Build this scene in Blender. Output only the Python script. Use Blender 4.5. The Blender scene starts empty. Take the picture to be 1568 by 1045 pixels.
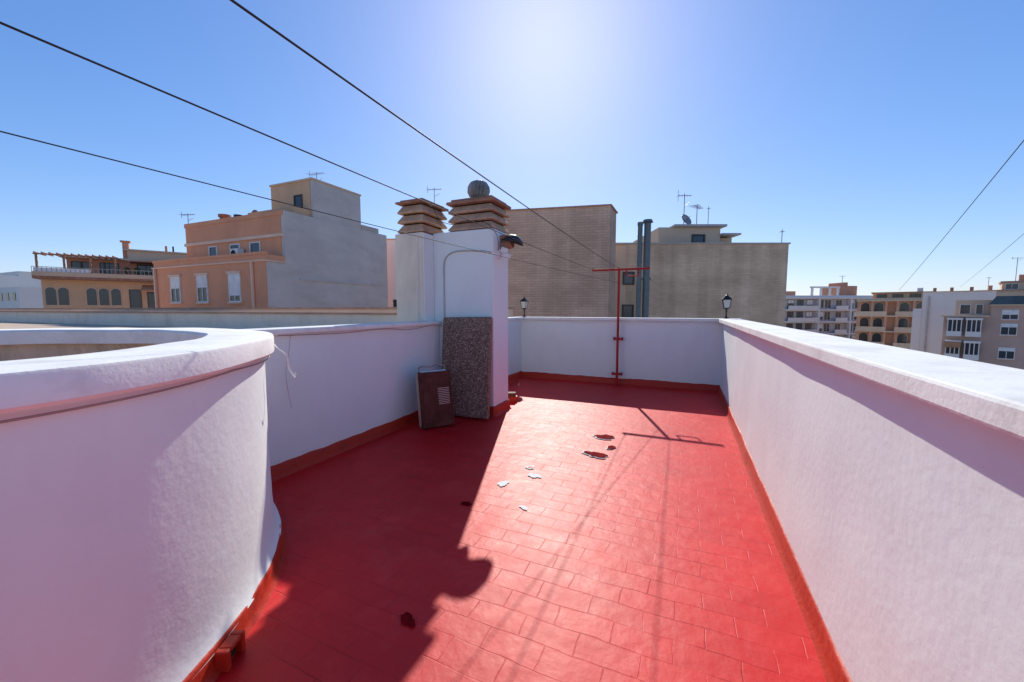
import bpy, math, random
from mathutils import Vector, Matrix, noise
random.seed(7)
scene = bpy.context.scene
CA, SA = 0.9150, 0.4035      # terrace axis is turned 23.8 deg from the street view axis

def W(X, Y):                 # survey frame -> terrace frame (metres)
    return (CA*X - SA*Y, SA*X + CA*Y)

# ------------------------------------------------------------------ materials
def mat(name, col, rough=0.8, nscale=3.0, namt=0.12, bscale=40.0, bstr=0.2, spec=0.3, metallic=0.0,
        stain=None, stain_amt=0.0, stain_scale=1.2, streak=0.0, bdist=0.004):
    m = bpy.data.materials.new(name); m.use_nodes = True
    nt = m.node_tree; N = nt.nodes; L = nt.links
    b = N['Principled BSDF']
    b.inputs['Roughness'].default_value = rough
    b.inputs['Metallic'].default_value = metallic
    b.inputs['Specular IOR Level'].default_value = spec
    tc = N.new('ShaderNodeTexCoord')
    n1 = N.new('ShaderNodeTexNoise'); n1.inputs['Scale'].default_value = nscale; n1.inputs['Detail'].default_value = 6
    n1.inputs['Roughness'].default_value = 0.65
    L.new(tc.outputs['Object'], n1.inputs['Vector'])
    r = N.new('ShaderNodeValToRGB')
    c1 = [max(0, c*(1-namt*1.6)) for c in col]; c2 = [min(1, c*(1+namt)) for c in col]
    r.color_ramp.elements[0].position = 0.3; r.color_ramp.elements[0].color = (*c1, 1)
    r.color_ramp.elements[1].position = 0.7; r.color_ramp.elements[1].color = (*c2, 1)
    L.new(n1.outputs['Fac'], r.inputs['Fac'])
    out = r.outputs['Color']
    if stain is not None:
        mp = N.new('ShaderNodeMapping'); L.new(tc.outputs['Object'], mp.inputs['Vector'])
        if streak: mp.inputs['Scale'].default_value = (1, 1, streak)
        n2 = N.new('ShaderNodeTexNoise'); n2.inputs['Scale'].default_value = stain_scale; n2.inputs['Detail'].default_value = 8
        n2.inputs['Roughness'].default_value = 0.7
        L.new(mp.outputs['Vector'], n2.inputs['Vector'])
        r2 = N.new('ShaderNodeValToRGB')
        r2.color_ramp.elements[0].position = 0.48; r2.color_ramp.elements[0].color = (0, 0, 0, 1)
        r2.color_ramp.elements[1].position = 0.72; r2.color_ramp.elements[1].color = (stain_amt,)*3 + (1,)
        L.new(n2.outputs['Fac'], r2.inputs['Fac'])
        mx = N.new('ShaderNodeMixRGB'); L.new(r2.outputs['Color'], mx.inputs['Fac'])
        L.new(out, mx.inputs['Color1']); mx.inputs['Color2'].default_value = (*stain, 1)
        out = mx.outputs['Color']
    L.new(out, b.inputs['Base Color'])
    if bstr > 0:
        n3 = N.new('ShaderNodeTexNoise'); n3.inputs['Scale'].default_value = bscale; n3.inputs['Detail'].default_value = 5
        L.new(tc.outputs['Object'], n3.inputs['Vector'])
        bp = N.new('ShaderNodeBump'); bp.inputs['Strength'].default_value = bstr; bp.inputs['Distance'].default_value = bdist
        L.new(n3.outputs['Fac'], bp.inputs['Height']); L.new(bp.outputs['Normal'], b.inputs['Normal'])
    return m

def brickwall_mat(name, col, bw, bh, mortar, mcol):
    m = mat(name, col, 0.9, 0.6, 0.10, 30, 0.2, 0.2)
    nt = m.node_tree; N = nt.nodes; L = nt.links; b = N['Principled BSDF']
    tc = N.new('ShaderNodeTexCoord'); sx = N.new('ShaderNodeSeparateXYZ'); L.new(tc.outputs['Object'], sx.inputs[0])
    ad = N.new('ShaderNodeMath'); ad.operation = 'ADD'; L.new(sx.outputs[0], ad.inputs[0]); L.new(sx.outputs[1], ad.inputs[1])
    cb = N.new('ShaderNodeCombineXYZ'); L.new(ad.outputs[0], cb.inputs[0]); L.new(sx.outputs[2], cb.inputs[1])
    br = N.new('ShaderNodeTexBrick'); br.inputs['Scale'].default_value = 1
    br.inputs['Brick Width'].default_value = bw; br.inputs['Row Height'].default_value = bh
    br.inputs['Mortar Size'].default_value = mortar; br.inputs['Mortar Smooth'].default_value = 0.4
    br.inputs['Color1'].default_value = (*[c*0.88 for c in col], 1); br.inputs['Color2'].default_value = (*[min(1, c*1.12) for c in col], 1)
    br.inputs['Mortar'].default_value = (*mcol, 1)
    L.new(cb.outputs[0], br.inputs['Vector'])
    mx = N.new('ShaderNodeMixRGB'); mx.inputs['Fac'].default_value = 0.6
    src = b.inputs['Base Color'].links[0].from_socket
    L.new(src, mx.inputs['Color1']); L.new(br.outputs['Color'], mx.inputs['Color2'])
    out = mx.outputs['Color']
    for sc_, s_, lo in (((0.5, 0.5, 0.9), 0.9, 0.76), ((2.5, 2.5, 0.25), 1.0, 0.86)):
        mp = N.new('ShaderNodeMapping'); mp.inputs['Scale'].default_value = sc_
        L.new(tc.outputs['Object'], mp.inputs['Vector'])
        n2 = N.new('ShaderNodeTexNoise'); n2.inputs['Scale'].default_value = s_; n2.inputs['Detail'].default_value = 9
        L.new(mp.outputs[0], n2.inputs['Vector'])
        r2 = N.new('ShaderNodeValToRGB'); r2.color_ramp.elements[0].position = 0.42; r2.color_ramp.elements[0].color = (lo, lo*.98, lo*.96, 1)
        r2.color_ramp.elements[1].position = 0.6; r2.color_ramp.elements[1].color = (1.04, 1.04, 1.04, 1)
        L.new(n2.outputs['Fac'], r2.inputs['Fac'])
        m2 = N.new('ShaderNodeMixRGB'); m2.blend_type = 'MULTIPLY'; m2.inputs['Fac'].default_value = 0.7
        L.new(out, m2.inputs['Color1']); L.new(r2.outputs['Color'], m2.inputs['Color2'])
        out = m2.outputs['Color']
    L.new(out, b.inputs['Base Color'])
    return m

def floor_mat():
    m = bpy.data.materials.new('red_roof_paint'); m.use_nodes = True
    nt = m.node_tree; N = nt.nodes; L = nt.links; b = N['Principled BSDF']
    b.inputs['Specular IOR Level'].default_value = 0.30
    tc = N.new('ShaderNodeTexCoord')
    nz = N.new('ShaderNodeTexNoise'); nz.inputs['Scale'].default_value = 3.5; nz.inputs['Detail'].default_value = 4
    L.new(tc.outputs['Object'], nz.inputs['Vector'])
    sb = N.new('ShaderNodeVectorMath'); sb.operation = 'SUBTRACT'; L.new(nz.outputs['Color'], sb.inputs[0]); sb.inputs[1].default_value = (0.5,)*3
    sc = N.new('ShaderNodeVectorMath'); sc.operation = 'SCALE'; L.new(sb.outputs[0], sc.inputs[0]); sc.inputs['Scale'].default_value = 0.045
    ad = N.new('ShaderNodeVectorMath'); ad.operation = 'ADD'; L.new(tc.outputs['Object'], ad.inputs[0]); L.new(sc.outputs[0], ad.inputs[1])
    br = N.new('ShaderNodeTexBrick'); br.inputs['Scale'].default_value = 1
    br.inputs['Brick Width'].default_value = 0.265; br.inputs['Row Height'].default_value = 0.130
    br.inputs['Mortar Size'].default_value = 0.0035; br.inputs['Mortar Smooth'].default_value = 0.7
    br.inputs['Color1'].default_value = (1, 1, 1, 1); br.inputs['Color2'].default_value = (0.5, 0.5, 0.5, 1); br.inputs['Mortar'].default_value = (0.7, 0.7, 0.7, 1)
    L.new(ad.outputs[0], br.inputs['Vector'])
    nj = N.new('ShaderNodeTexNoise'); nj.inputs['Scale'].default_value = 3.2; nj.inputs['Detail'].default_value = 6
    L.new(tc.outputs['Object'], nj.inputs['Vector'])
    rj = N.new('ShaderNodeMapRange'); rj.inputs['From Min'].default_value = 0.42; rj.inputs['From Max'].default_value = 0.66
    rj.inputs['To Min'].default_value = 0.18
    L.new(nj.outputs['Fac'], rj.inputs['Value'])
    jm = N.new('ShaderNodeMath'); jm.operation = 'MULTIPLY'; L.new(br.outputs['Fac'], jm.inputs[0]); L.new(rj.outputs[0], jm.inputs[1])
    n1 = N.new('ShaderNodeTexNoise'); n1.inputs['Scale'].default_value = 1.1; n1.inputs['Detail'].default_value = 9; n1.inputs['Roughness'].default_value = 0.65
    L.new(tc.outputs['Object'], n1.inputs['Vector'])
    r = N.new('ShaderNodeValToRGB')
    r.color_ramp.elements[0].position = 0.32; r.color_ramp.elements[0].color = (0.54, 0.002, 0.004, 1)
    r.color_ramp.elements[1].position = 0.68; r.color_ramp.elements[1].color = (0.66, 0.010, 0.012, 1)
    L.new(n1.outputs['Fac'], r.inputs['Fac'])
    tv = N.new('ShaderNodeMixRGB'); tv.blend_type = 'MULTIPLY'; tv.inputs['Fac'].default_value = 0.16
    L.new(r.outputs['Color'], tv.inputs['Color1'])
    L.new(br.outputs['Color'], tv.inputs['Color2'])
    n4 = N.new('ShaderNodeTexNoise'); n4.inputs['Scale'].default_value = 3.5; n4.inputs['Detail'].default_value = 12; n4.inputs['Roughness'].default_value = 0.75
    L.new(tc.outputs['Object'], n4.inputs['Vector'])
    r4 = N.new('ShaderNodeValToRGB'); r4.color_ramp.elements[0].position = 0.50; r4.color_ramp.elements[0].color = (0, 0, 0, 1)
    r4.color_ramp.elements[1].position = 0.78; r4.color_ramp.elements[1].color = (0.6, 0.6, 0.6, 1)
    L.new(n4.outputs['Fac'], r4.inputs['Fac'])
    ds = N.new('ShaderNodeMixRGB'); L.new(r4.outputs['Color'], ds.inputs['Fac']); L.new(tv.outputs['Color'], ds.inputs['Color1'])
    ds.inputs['Color2'].default_value = (0.72, 0.075, 0.065, 1)
    n6 = N.new('ShaderNodeTexNoise'); n6.inputs['Scale'].default_value = 2.1; n6.inputs['Detail'].default_value = 10; n6.inputs['Roughness'].default_value = 0.7
    mp6 = N.new('ShaderNodeMapping'); mp6.inputs['Location'].default_value = (7, 3, 1); L.new(tc.outputs['Object'], mp6.inputs[0]); L.new(mp6.outputs[0], n6.inputs['Vector'])
    r6 = N.new('ShaderNodeValToRGB'); r6.color_ramp.elements[0].position = 0.58; r6.color_ramp.elements[0].color = (0, 0, 0, 1)
    r6.color_ramp.elements[1].position = 0.72; r6.color_ramp.elements[1].color = (0.4, 0.4, 0.4, 1)
    L.new(n6.outputs['Fac'], r6.inputs['Fac'])
    d6 = N.new('ShaderNodeMixRGB'); L.new(r6.outputs['Color'], d6.inputs['Fac']); L.new(ds.outputs['Color'], d6.inputs['Color1']); d6.inputs['Color2'].default_value = (0.36, 0.006, 0.008, 1)
    jc = N.new('ShaderNodeMixRGB'); jf = N.new('ShaderNodeMath'); jf.operation = 'MULTIPLY'; jf.inputs[1].default_value = 0.55
    L.new(jm.outputs[0], jf.inputs[0]); L.new(jf.outputs[0], jc.inputs['Fac']); L.new(d6.outputs['Color'], jc.inputs['Color1'])
    jc.inputs['Color2'].default_value = (0.24, 0.004, 0.006, 1)
    L.new(jc.outputs['Color'], b.inputs['Base Color'])
    rr = N.new('ShaderNodeMapRange'); rr.inputs['To Min'].default_value = 0.38; rr.inputs['To Max'].default_value = 0.64
    L.new(n4.outputs['Fac'], rr.inputs['Value']); L.new(rr.outputs[0], b.inputs['Roughness'])
    n5 = N.new('ShaderNodeTexNoise'); n5.inputs['Scale'].default_value = 9; n5.inputs['Detail'].default_value = 8
    L.new(tc.outputs['Object'], n5.inputs['Vector'])
    h1 = N.new('ShaderNodeMath'); h1.operation = 'MULTIPLY'; h1.inputs[1].default_value = -0.9; L.new(jm.outputs[0], h1.inputs[0])
    h2 = N.new('ShaderNodeMath'); h2.operation = 'MULTIPLY_ADD'; L.new(n5.outputs['Fac'], h2.inputs[0]); h2.inputs[1].default_value = 2.2; L.new(h1.outputs[0], h2.inputs[2])
    sxx = N.new('ShaderNodeSeparateColor'); L.new(br.outputs['Color'], sxx.inputs[0])
    h3 = N.new('ShaderNodeMath'); h3.operation = 'MULTIPLY_ADD'; L.new(sxx.outputs[0], h3.inputs[0]); h3.inputs[1].default_value = 0.8; L.new(h2.outputs[0], h3.inputs[2])
    bp = N.new('ShaderNodeBump'); bp.inputs['Strength'].default_value = 0.55; bp.inputs['Distance'].default_value = 0.004
    L.new(h3.outputs[0], bp.inputs['Height']); L.new(bp.outputs['Normal'], b.inputs['Normal'])
    return m

M = {}
M['white'] = mat('white_plaster', (0.79, 0.835, 0.80), 0.75, 1.5, 0.02, 26, 0.45, 0.3, stain=(0.66, 0.67, 0.63), stain_amt=0.35, stain_scale=1.5, streak=0.5)
M['white_top'] = mat('white_coping_paint', (0.84, 0.83, 0.78), 0.8, 3, 0.04, 60, 0.35, 0.3, stain=(0.5, 0.46, 0.40), stain_amt=0.5, stain_scale=4)
M['cream'] = mat('cream_plaster', (0.74, 0.67, 0.56), 0.85, 2, 0.05, 40, 0.3, 0.2, stain=(0.48, 0.39, 0.30), stain_amt=0.6, streak=0.4)
M['ringin'] = mat('stained_beige_plaster', (0.68, 0.56, 0.43), 0.9, 2, 0.12, 30, 0.3, 0.2, stain=(0.16, 0.12, 0.08), stain_amt=0.8, stain_scale=2.2, streak=0.3)
M['floor'] = floor_mat()
M['skirt'] = mat('orange_red_paint', (0.50, 0.030, 0.010), 0.5, 5, 0.2, 25, 0.6, 0.3, stain=(0.20, 0.015, 0.008), stain_amt=0.75, stain_scale=5, bdist=.008)
M['redsteel'] = mat('red_steel', (0.42, 0.012, 0.015), 0.5, 10, 0.1, 60, 0.1, 0.3, stain=(0.14, 0.04, 0.02), stain_amt=0.4, stain_scale=12)
M['slat'] = mat('tan_ceramic', (0.54, 0.35, 0.23), 0.85, 4, 0.2, 60, 0.3, 0.2, stain=(0.22, 0.14, 0.10), stain_amt=0.6, stain_scale=5)
M['slabbrown'] = mat('brown_concrete', (0.38, 0.195, 0.13), 0.9, 5, 0.2, 60, 0.3, 0.2, stain=(0.14, 0.09, 0.06), stain_amt=0.6, stain_scale=6)
M['dark'] = mat('dark_recess', (0.03, 0.025, 0.02), 0.9)  # near-black colour stands in for the shade inside gaps and openings
M['galv'] = mat('galvanised_steel', (0.36, 0.34, 0.31), 0.5, 10, 0.2, 80, 0.05, 0.5, metallic=0.4)
M['black'] = mat('black_iron', (0.012, 0.012, 0.013), 0.45, 10, 0.1, 80, 0.1, 0.5)
M['glass_l'] = mat('lantern_glass', (0.5, 0.5, 0.46), 0.15, 10, 0.05, 80, 0.02, 0.6)
M['wire'] = mat('dark_cable', (0.03, 0.03, 0.035), 0.6)
M['whitewire'] = mat('white_cable', (0.75, 0.73, 0.71), 0.5)
M['greywire'] = mat('grey_conduit', (0.48, 0.46, 0.43), 0.6)
M['brownwire'] = mat('brown_cable', (0.34, 0.24, 0.20), 0.6)
M['glass'] = mat('window_glass', (0.035, 0.045, 0.055), 0.1, 3, 0.1, 5, 0.02, 0.6)
M['frame'] = mat('white_frame', (0.78, 0.77, 0.75), 0.6)
M['darkframe'] = mat('dark_frame', (0.08, 0.065, 0.055), 0.6)
M['orange'] = mat('orange_render', (0.74, 0.345, 0.20), 0.9, 0.6, 0.07, 20, 0.2, 0.2, stain=(0.46, 0.25, 0.16), stain_amt=0.4, stain_scale=0.5, streak=0.3)
M['orangelt'] = mat('peach_trim', (0.80, 0.56, 0.42), 0.9, 0.8, 0.08)
M['peach'] = mat('ochre_render', (0.66, 0.43, 0.26), 0.9, 0.6, 0.08, 20, 0.2, 0.2, stain=(0.42, 0.28, 0.18), stain_amt=0.3, stain_scale=0.5, streak=0.3)
M['greywall'] = mat('grey_cement_render', (0.58, 0.54, 0.50), 0.95, 0.35, 0.08, 12, 0.3, 0.15, stain=(0.42, 0.385, 0.355), stain_amt=0.7, stain_scale=0.5, streak=3.0)
M['bluewhite'] = mat('white_render_far', (0.80, 0.80, 0.82), 0.9, 0.5, 0.05)
M['brickA'] = brickwall_mat('brown_block_wall', (0.66, 0.455, 0.335), 0.4, 0.10, 0.014, (0.44, 0.31, 0.24))
M['brickB'] = brickwall_mat('ochre_brick_wall', (0.76, 0.53, 0.36), 0.26, 0.075, 0.011, (0.56, 0.40, 0.28))
M['conc'] = mat('concrete', (0.50, 0.45, 0.40), 0.9, 1.5, 0.12)
M['roofbeige'] = mat('beige_roof', (0.60, 0.46, 0.34), 0.9, 1.5, 0.12, stain=(0.38, 0.28, 0.2), stain_amt=0.5)
M['coping_br'] = mat('brown_coping', (0.46, 0.28, 0.20), 0.9, 3, 0.15)
M['flue'] = mat('slate_painted_flue', (0.12, 0.15, 0.155), 0.5, 6, 0.15, 60, 0.1, 0.5)
M['ground'] = mat('city_ground', (0.36, 0.32, 0.27), 0.95, 0.02, 0.3, 1, 0)
M['farwhite'] = mat('pale_apartment', (0.76, 0.72, 0.67), 0.9, 0.1, 0.06, bstr=0)
M['fargrey'] = mat('grey_apartment', (0.50, 0.48, 0.46), 0.9, 0.1, 0.06, bstr=0)
M['terra'] = mat('terracotta_render', (0.60, 0.30, 0.19), 0.9, 0.3, 0.1, bstr=0)
M['tan'] = mat('tan_render', (0.66, 0.49, 0.34), 0.9, 0.3, 0.1, bstr=0)
M['mauve'] = mat('mauve_render', (0.54, 0.37, 0.30), 0.9, 0.3, 0.1, bstr=0)
M['slate'] = mat('slate_roof', (0.10, 0.125, 0.125), 0.8, 1, 0.2, bstr=0)
M['awning'] = mat('orange_awning', (0.66, 0.27, 0.12), 0.9)
M['awnred'] = mat('red_tarp', (0.45, 0.05, 0.045), 0.9)
M['rust'] = mat('brown_laminate', (0.115, 0.034, 0.024), 0.6, 8, 0.25, 60, 0.2, 0.12, stain=(0.22, 0.11, 0.08), stain_amt=0.25, stain_scale=10)
M['cardb'] = mat('beige_board', (0.60, 0.47, 0.38), 0.85, 6, 0.12, spec=.1)
M['primer'] = mat('bare_patch_white', (0.82, 0.84, 0.80), 0.9, 20, 0.05, bstr=0, spec=.1)
M['primer_dk'] = mat('bare_patch_dark', (0.20, 0.003, 0.006), 0.9, 14, 0.4, bstr=0, spec=.05)
M['shrub'] = mat('shrub_green', (0.06, 0.09, 0.03), 0.9)

def speckle_mat():
    m = bpy.data.materials.new('speckled_foam'); m.use_nodes = True
    nt = m.node_tree; N = nt.nodes; L = nt.links; b = N['Principled BSDF']; b.inputs['Roughness'].default_value = 0.95
    b.inputs['Specular IOR Level'].default_value = 0.1
    tc = N.new('ShaderNodeTexCoord')
    v = N.new('ShaderNodeTexVoronoi'); v.inputs['Scale'].default_value = 95; L.new(tc.outputs['Object'], v.inputs['Vector'])
    sx = N.new('ShaderNodeSeparateColor'); L.new(v.outputs['Color'], sx.inputs[0])
    r = N.new('ShaderNodeValToRGB'); e = r.color_ramp.elements
    e[0].position = 0.0; e[0].color = (0.09, 0.055, 0.038, 1); e[1].position = 1; e[1].color = (0.60, 0.44, 0.33, 1)
    a = e.new(0.45); a.color = (0.23, 0.145, 0.105, 1); a = e.new(0.8); a.color = (0.29, 0.195, 0.14, 1)
    L.new(sx.outputs[0], r.inputs['Fac']); L.new(r.outputs['Color'], b.inputs['Base Color'])
    return m
M['speckle'] = speckle_mat()

# ------------------------------------------------------------------ mesh helpers
class MB:
    def __init__(s): s.v = []; s.f = []
    def add(s, vs, fs):
        o = len(s.v); s.v += [tuple(x) for x in vs]; s.f += [tuple(i+o for i in f) for f in fs]; return s
    def prism(s, poly, z0, z1, inset=0.0):
        n = len(poly); cx = sum(p[0] for p in poly)/n; cy = sum(p[1] for p in poly)/n
        area = sum(poly[i][0]*poly[(i+1)%n][1]-poly[(i+1)%n][0]*poly[i][1] for i in range(n))
        if area < 0: poly = poly[::-1]
        top = []
        for x, y in poly:
            if inset:
                top.append((x-math.copysign(inset, x-cx), y-math.copysign(inset, y-cy), z1))
            else: top.append((x, y, z1))
        vs = [(x, y, z0) for x, y in poly] + top
        fs = [tuple(range(n))[::-1], tuple(range(n, 2*n))] + [(i, (i+1)%n, (i+1)%n+n, i+n) for i in range(n)]
        return s.add(vs, fs)
    def box(s, x0, x1, y0, y1, z0, z1, inset=0.0):
        return s.prism([(x0, y0), (x1, y0), (x1, y1), (x0, y1)], z0, z1, inset)
    def cyl(s, p0, p1, r0, r1=None, n=12, caps=True):
        r1 = r0 if r1 is None else r1
        p0 = Vector(p0); p1 = Vector(p1); d = (p1-p0).normalized()
        a = d.orthogonal().normalized(); b = d.cross(a)
        vs = []
        for p, r in ((p0, r0), (p1, r1)):
            for i in range(n):
                t = 2*math.pi*i/n; vs.append(p + a*math.cos(t)*r + b*math.sin(t)*r)
        fs = [(i, (i+1)%n, (i+1)%n+n, i+n) for i in range(n)]
        if caps: fs += [tuple(range(n))[::-1], tuple(range(n, 2*n))]
        return s.add(vs, fs)
    def lathe(s, c, prof, n=32):
        vs = []; fs = []
        for r, z in prof:
            for i in range(n):
                t = 2*math.pi*i/n; vs.append((c[0]+r*math.cos(t), c[1]+r*math.sin(t), c[2]+z))
        for j in range(len(prof)-1):
            for i in range(n):
                k = (i+1) % n; fs.append((j*n+i, j*n+k, (j+1)*n+k, (j+1)*n+i))
        return s.add(vs, fs)
    def obj(s, name, m, parent=None, bevel=0.0, smooth=False, segs=2):
        me = bpy.data.meshes.new(name); me.from_pydata(s.v, [], s.f); me.update()
        me.materials.append(m)
        o = bpy.data.objects.new(name, me); scene.collection.objects.link(o)
        if parent: o.parent = parent
        if smooth:
            for p in me.polygons: p.use_smooth = True
        if bevel:
            b = o.modifiers.new('bev', 'BEVEL'); b.width = bevel; b.segments = segs; b.limit_method = 'ANGLE'; b.angle_limit = math.radians(40)
        return o

def empty(name, loc=(0, 0, 0), rz=0.0):
    o = bpy.data.objects.new(name, None); scene.collection.objects.link(o)
    o.location = loc; o.rotation_euler = (0, 0, rz); return o

def wire(name, pts, r, m, parent=None):
    c = bpy.data.curves.new(name, 'CURVE'); c.dimensions = '3D'; c.bevel_depth = r; c.bevel_resolution = 2; c.use_fill_caps = True
    sp = c.splines.new('POLY'); sp.points.add(len(pts)-1)
    for i, p in enumerate(pts): sp.points[i].co = (*p, 1)
    c.materials.append(m)
    o = bpy.data.objects.new(name, c); scene.collection.objects.link(o)
    if parent: o.parent = parent
    return o
def sag(a, b, s, n=24):
    a = Vector(a); b = Vector(b); out = []
    for i in range(n+1):
        t = i/n; p = a.lerp(b, t); p.z -= s*4*t*(1-t); out.append(tuple(p))
    return out
def smoothpts(ctrl, n=8):
    out = []; P = [Vector(c) for c in ctrl]; P = [P[0]]+P+[P[-1]]
    for i in range(1, len(P)-2):
        for k in range(n):
            t = k/n; p0, p1, p2, p3 = P[i-1:i+3]
            out.append(tuple(0.5*((2*p1)+(-p0+p2)*t+(2*p0-5*p1+4*p2-p3)*t*t+(-p0+3*p1-3*p2+p3)*t**3)))
    out.append(tuple(P[-2])); return out

# ------------------------------------------------------------------ terrace
HW = 1.33
PR, PL, QF = 0.62, -3.30, 8.0
QB = -3.5
def floor():
    nx, ny = 60, 160; x0, x1, y0, y1 = PL-0.25, PR+0.15, QB, QF+0.15
    vs = []; fs = []
    for j in range(ny+1):
        for i in range(nx+1):
            x = x0+(x1-x0)*i/nx; y = y0+(y1-y0)*j/ny
            vs.append((x, y, 0.005*noise.noise((x*0.9, y*0.9, 3))-0.002))
    for j in range(ny):
        for i in range(nx):
            a = j*(nx+1)+i; fs.append((a, a+1, a+nx+2, a+nx+1))
    m = MB(); m.add(vs, fs); return m.obj('terrace_floor', M['floor'], smooth=True)
floor()
MB().box(-5.6, 0.75, -12, 8.1, -16, -0.05).obj('apartment_block', M['cream'])

def plaster_wall(parent, name, a, b, nrm, z0, z1, thick, m):
    a = Vector((*a, 0)); b = Vector((*b, 0)); L = (b-a).length; n = max(2, int(L/0.06)); k = 22
    nv = Vector((*nrm, 0)); vs = []; fs = []
    for j in range(k+1):
        for i in range(n+1):
            p = a.lerp(b, i/n); z = z0+(z1-z0)*j/k
            d = 0.008*noise.noise((p.x*1.3, p.y*1.3, z*1.8)) + 0.0028*noise.noise((p.x*4, p.y*4, z*4)) + 0.0012*noise.noise((p.x*9, p.y*9, z*9))
            q = p+nv*d; vs.append((q.x, q.y, z))
    for j in range(k):
        for i in range(n):
            s = j*(n+1)+i; fs.append((s, s+1, s+n+2, s+n+1))
    m1 = MB(); m1.add(vs, fs); o = m1.obj(name+'_face', m, parent, smooth=True)
    c = a-nv*0.015; d = b-nv*0.015; e = b-nv*thick; f = a-nv*thick
    MB().prism([(c.x, c.y), (d.x, d.y), (e.x, e.y), (f.x, f.y)], z0-0.1, z1-0.001).obj(name+'_core', m, parent)
    return o

def skirt_strip(parent, path, h, m, depth=0.028, name='skirting', seed=0.0):
    """hand-painted upstand: path = [(x,y,nx,ny)], uneven top line and thickness"""
    vs = []; fs = []; n = len(path); s = 0.0; last = None
    for (x, y, nx, ny) in path:
        if last: s += math.hypot(x-last[0], y-last[1])
        last = (x, y)
        hh = h + 0.016*noise.noise((s*1.3, seed, 0)) + 0.010*noise.noise((s*6, seed, 4))
        dd = depth + 0.008*noise.noise((s*2.2, seed, 9))
        for (o_, z) in ((dd+0.03, -0.006), (dd+0.008, 0.016), (dd, 0.035), (dd-0.004, hh-0.02), (dd-0.012, hh-0.006), (-0.012, hh)):
            vs.append((x+nx*o_, y+ny*o_, z))
    for i in range(n-1):
        for k in range(5): a = i*6+k; fs.append((a, a+6, a+7, a+1))
    mb = MB(); mb.add(vs, fs); return mb.obj(name, m, parent, smooth=True)
def lin(a, b, nrm, step=0.05):
    L = math.hypot(b[0]-a[0], b[1]-a[1]); n = max(2, int(L/step))
    return [(a[0]+(b[0]-a[0])*i/n, a[1]+(b[1]-a[1])*i/n, nrm[0], nrm[1]) for i in range(n+1)]

rp = empty('parapet_wall')
plaster_wall(rp, 'plaster', (PR, QB), (PR, QF), (-1, 0), 0, HW-0.06, 0.24, M['white'])
MB().box(PR-0.065, PR+0.27, QB, QF-0.052, HW-0.065, HW).obj('coping', M['white_top'], rp, bevel=0.010)
skirt_strip(rp, lin((PR, QB), (PR, QF), (-1, 0)), 0.11, M['skirt'], 0.022, seed=1)
fp = empty('parapet_wall')
plaster_wall(fp, 'plaster', (PR+0.02, QF), (PL, QF), (0, -1), 0, HW-0.05, 0.22, M['white'])
MB().box(PL-0.2, PR+0.30, QF-0.05, QF+0.25, HW-0.052, HW+0.003).obj('coping', M['white_top'], fp, bevel=0.008)
skirt_strip(fp, lin((PR, QF), (PL, QF), (0, -1)), 0.125, M['skirt'], 0.028, seed=2)
lp = empty('parapet_wall')
plaster_wall(lp, 'plaster', (PL, 1.72), (PL, 4.84), (1, 0), 0, HW-0.05, 0.2, M['white'])
MB().box(PL-0.22, PL+0.045, 1.9, 4.845, HW-0.055, HW).obj('coping', M['white_top'], lp, bevel=0.014)
skirt_strip(lp, lin((PL, 1.7), (PL, 4.84), (1, 0)), 0.12, M['skirt'], 0.03, seed=3)
lp2 = empty('parapet_wall')
plaster_wall(lp2, 'plaster', (PL, 5.5), (PL, QF), (1, 0), 0, HW-0.05, 0.2, M['white'])
MB().box(PL-0.22, PL+0.045, 5.5, QF-0.055, HW-0.055, HW).obj('coping', M['white_top'], lp2, bevel=0.01)
skirt_strip(lp2, lin((PL, 5.5), (PL, QF), (1, 0)), 0.14, M['skirt'], 0.03, seed=4)

# round parapet
RC = (-3.49, 0.05)
rg = empty('round_parapet_wall')
def ring_face(r, z0, z1, m, name, flare=0.0, k=26, n=300, amp=0.009):
    vs = []; fs = []
    for j in range(k+1):
        z = z0+(z1-z0)*(j/k)**1.5
        for i in range(n):
            t = 2*math.pi*i/n
            rr = r + flare*math.exp(-(z-z0)/0.06) + amp*noise.noise((math.cos(t)*r*1.4, math.sin(t)*r*1.4, z*1.5)) + 0.003*noise.noise((math.cos(t)*r*4, math.sin(t)*r*4, z*3)) + 0.0012*noise.noise((math.cos(t)*18, math.sin(t)*18, z*9))
            vs.append((RC[0]+rr*math.cos(t), RC[1]+rr*math.sin(t), z))
    for j in range(k):
        for i in range(n):
            a = j*n+i; b = j*n+(i+1) % n; fs.append((a, b, b+n, a+n))
    m1 = MB(); m1.add(vs, fs); return m1.obj(name, m, rg, smooth=True)
ring_face(1.90, 0.08, HW-0.09, M['white'], 'outer_plaster', flare=0.04)
ring_face(1.68, -0.02, HW-0.09, M['ringin'], 'inner_plaster')
def ringprof(ri, ro, z0, z1, m, name, n=200, b=0.014):
    pr = [(ri, z0), (ro-b, z0), (ro, z0+b), (ro, z1-b), (ro-b*0.3, z1-b*0.3), (ro-b, z1), (ri+b, z1), (ri, z1-b), (ri, z0)]
    mb = MB(); mb.lathe((RC[0], RC[1], 0), pr, n); return mb.obj(name, m, rg, smooth=False)
c = ringprof(1.60, 1.955, HW-0.095, HW+0.012, M['white_top'], 'coping')
for v in c.data.vertices:
    t = math.atan2(v.co.y-RC[1], v.co.x-RC[0]); v.co.z += 0.006*noise.noise((math.cos(t)*4, math.sin(t)*4, 2)); k = 1+0.004*noise.noise((math.cos(t)*6, math.sin(t)*6, 5))
    v.co.x = RC[0]+(v.co.x-RC[0])*k; v.co.y = RC[1]+(v.co.y-RC[1])*k
for p in c.data.polygons: p.use_smooth = True
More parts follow.
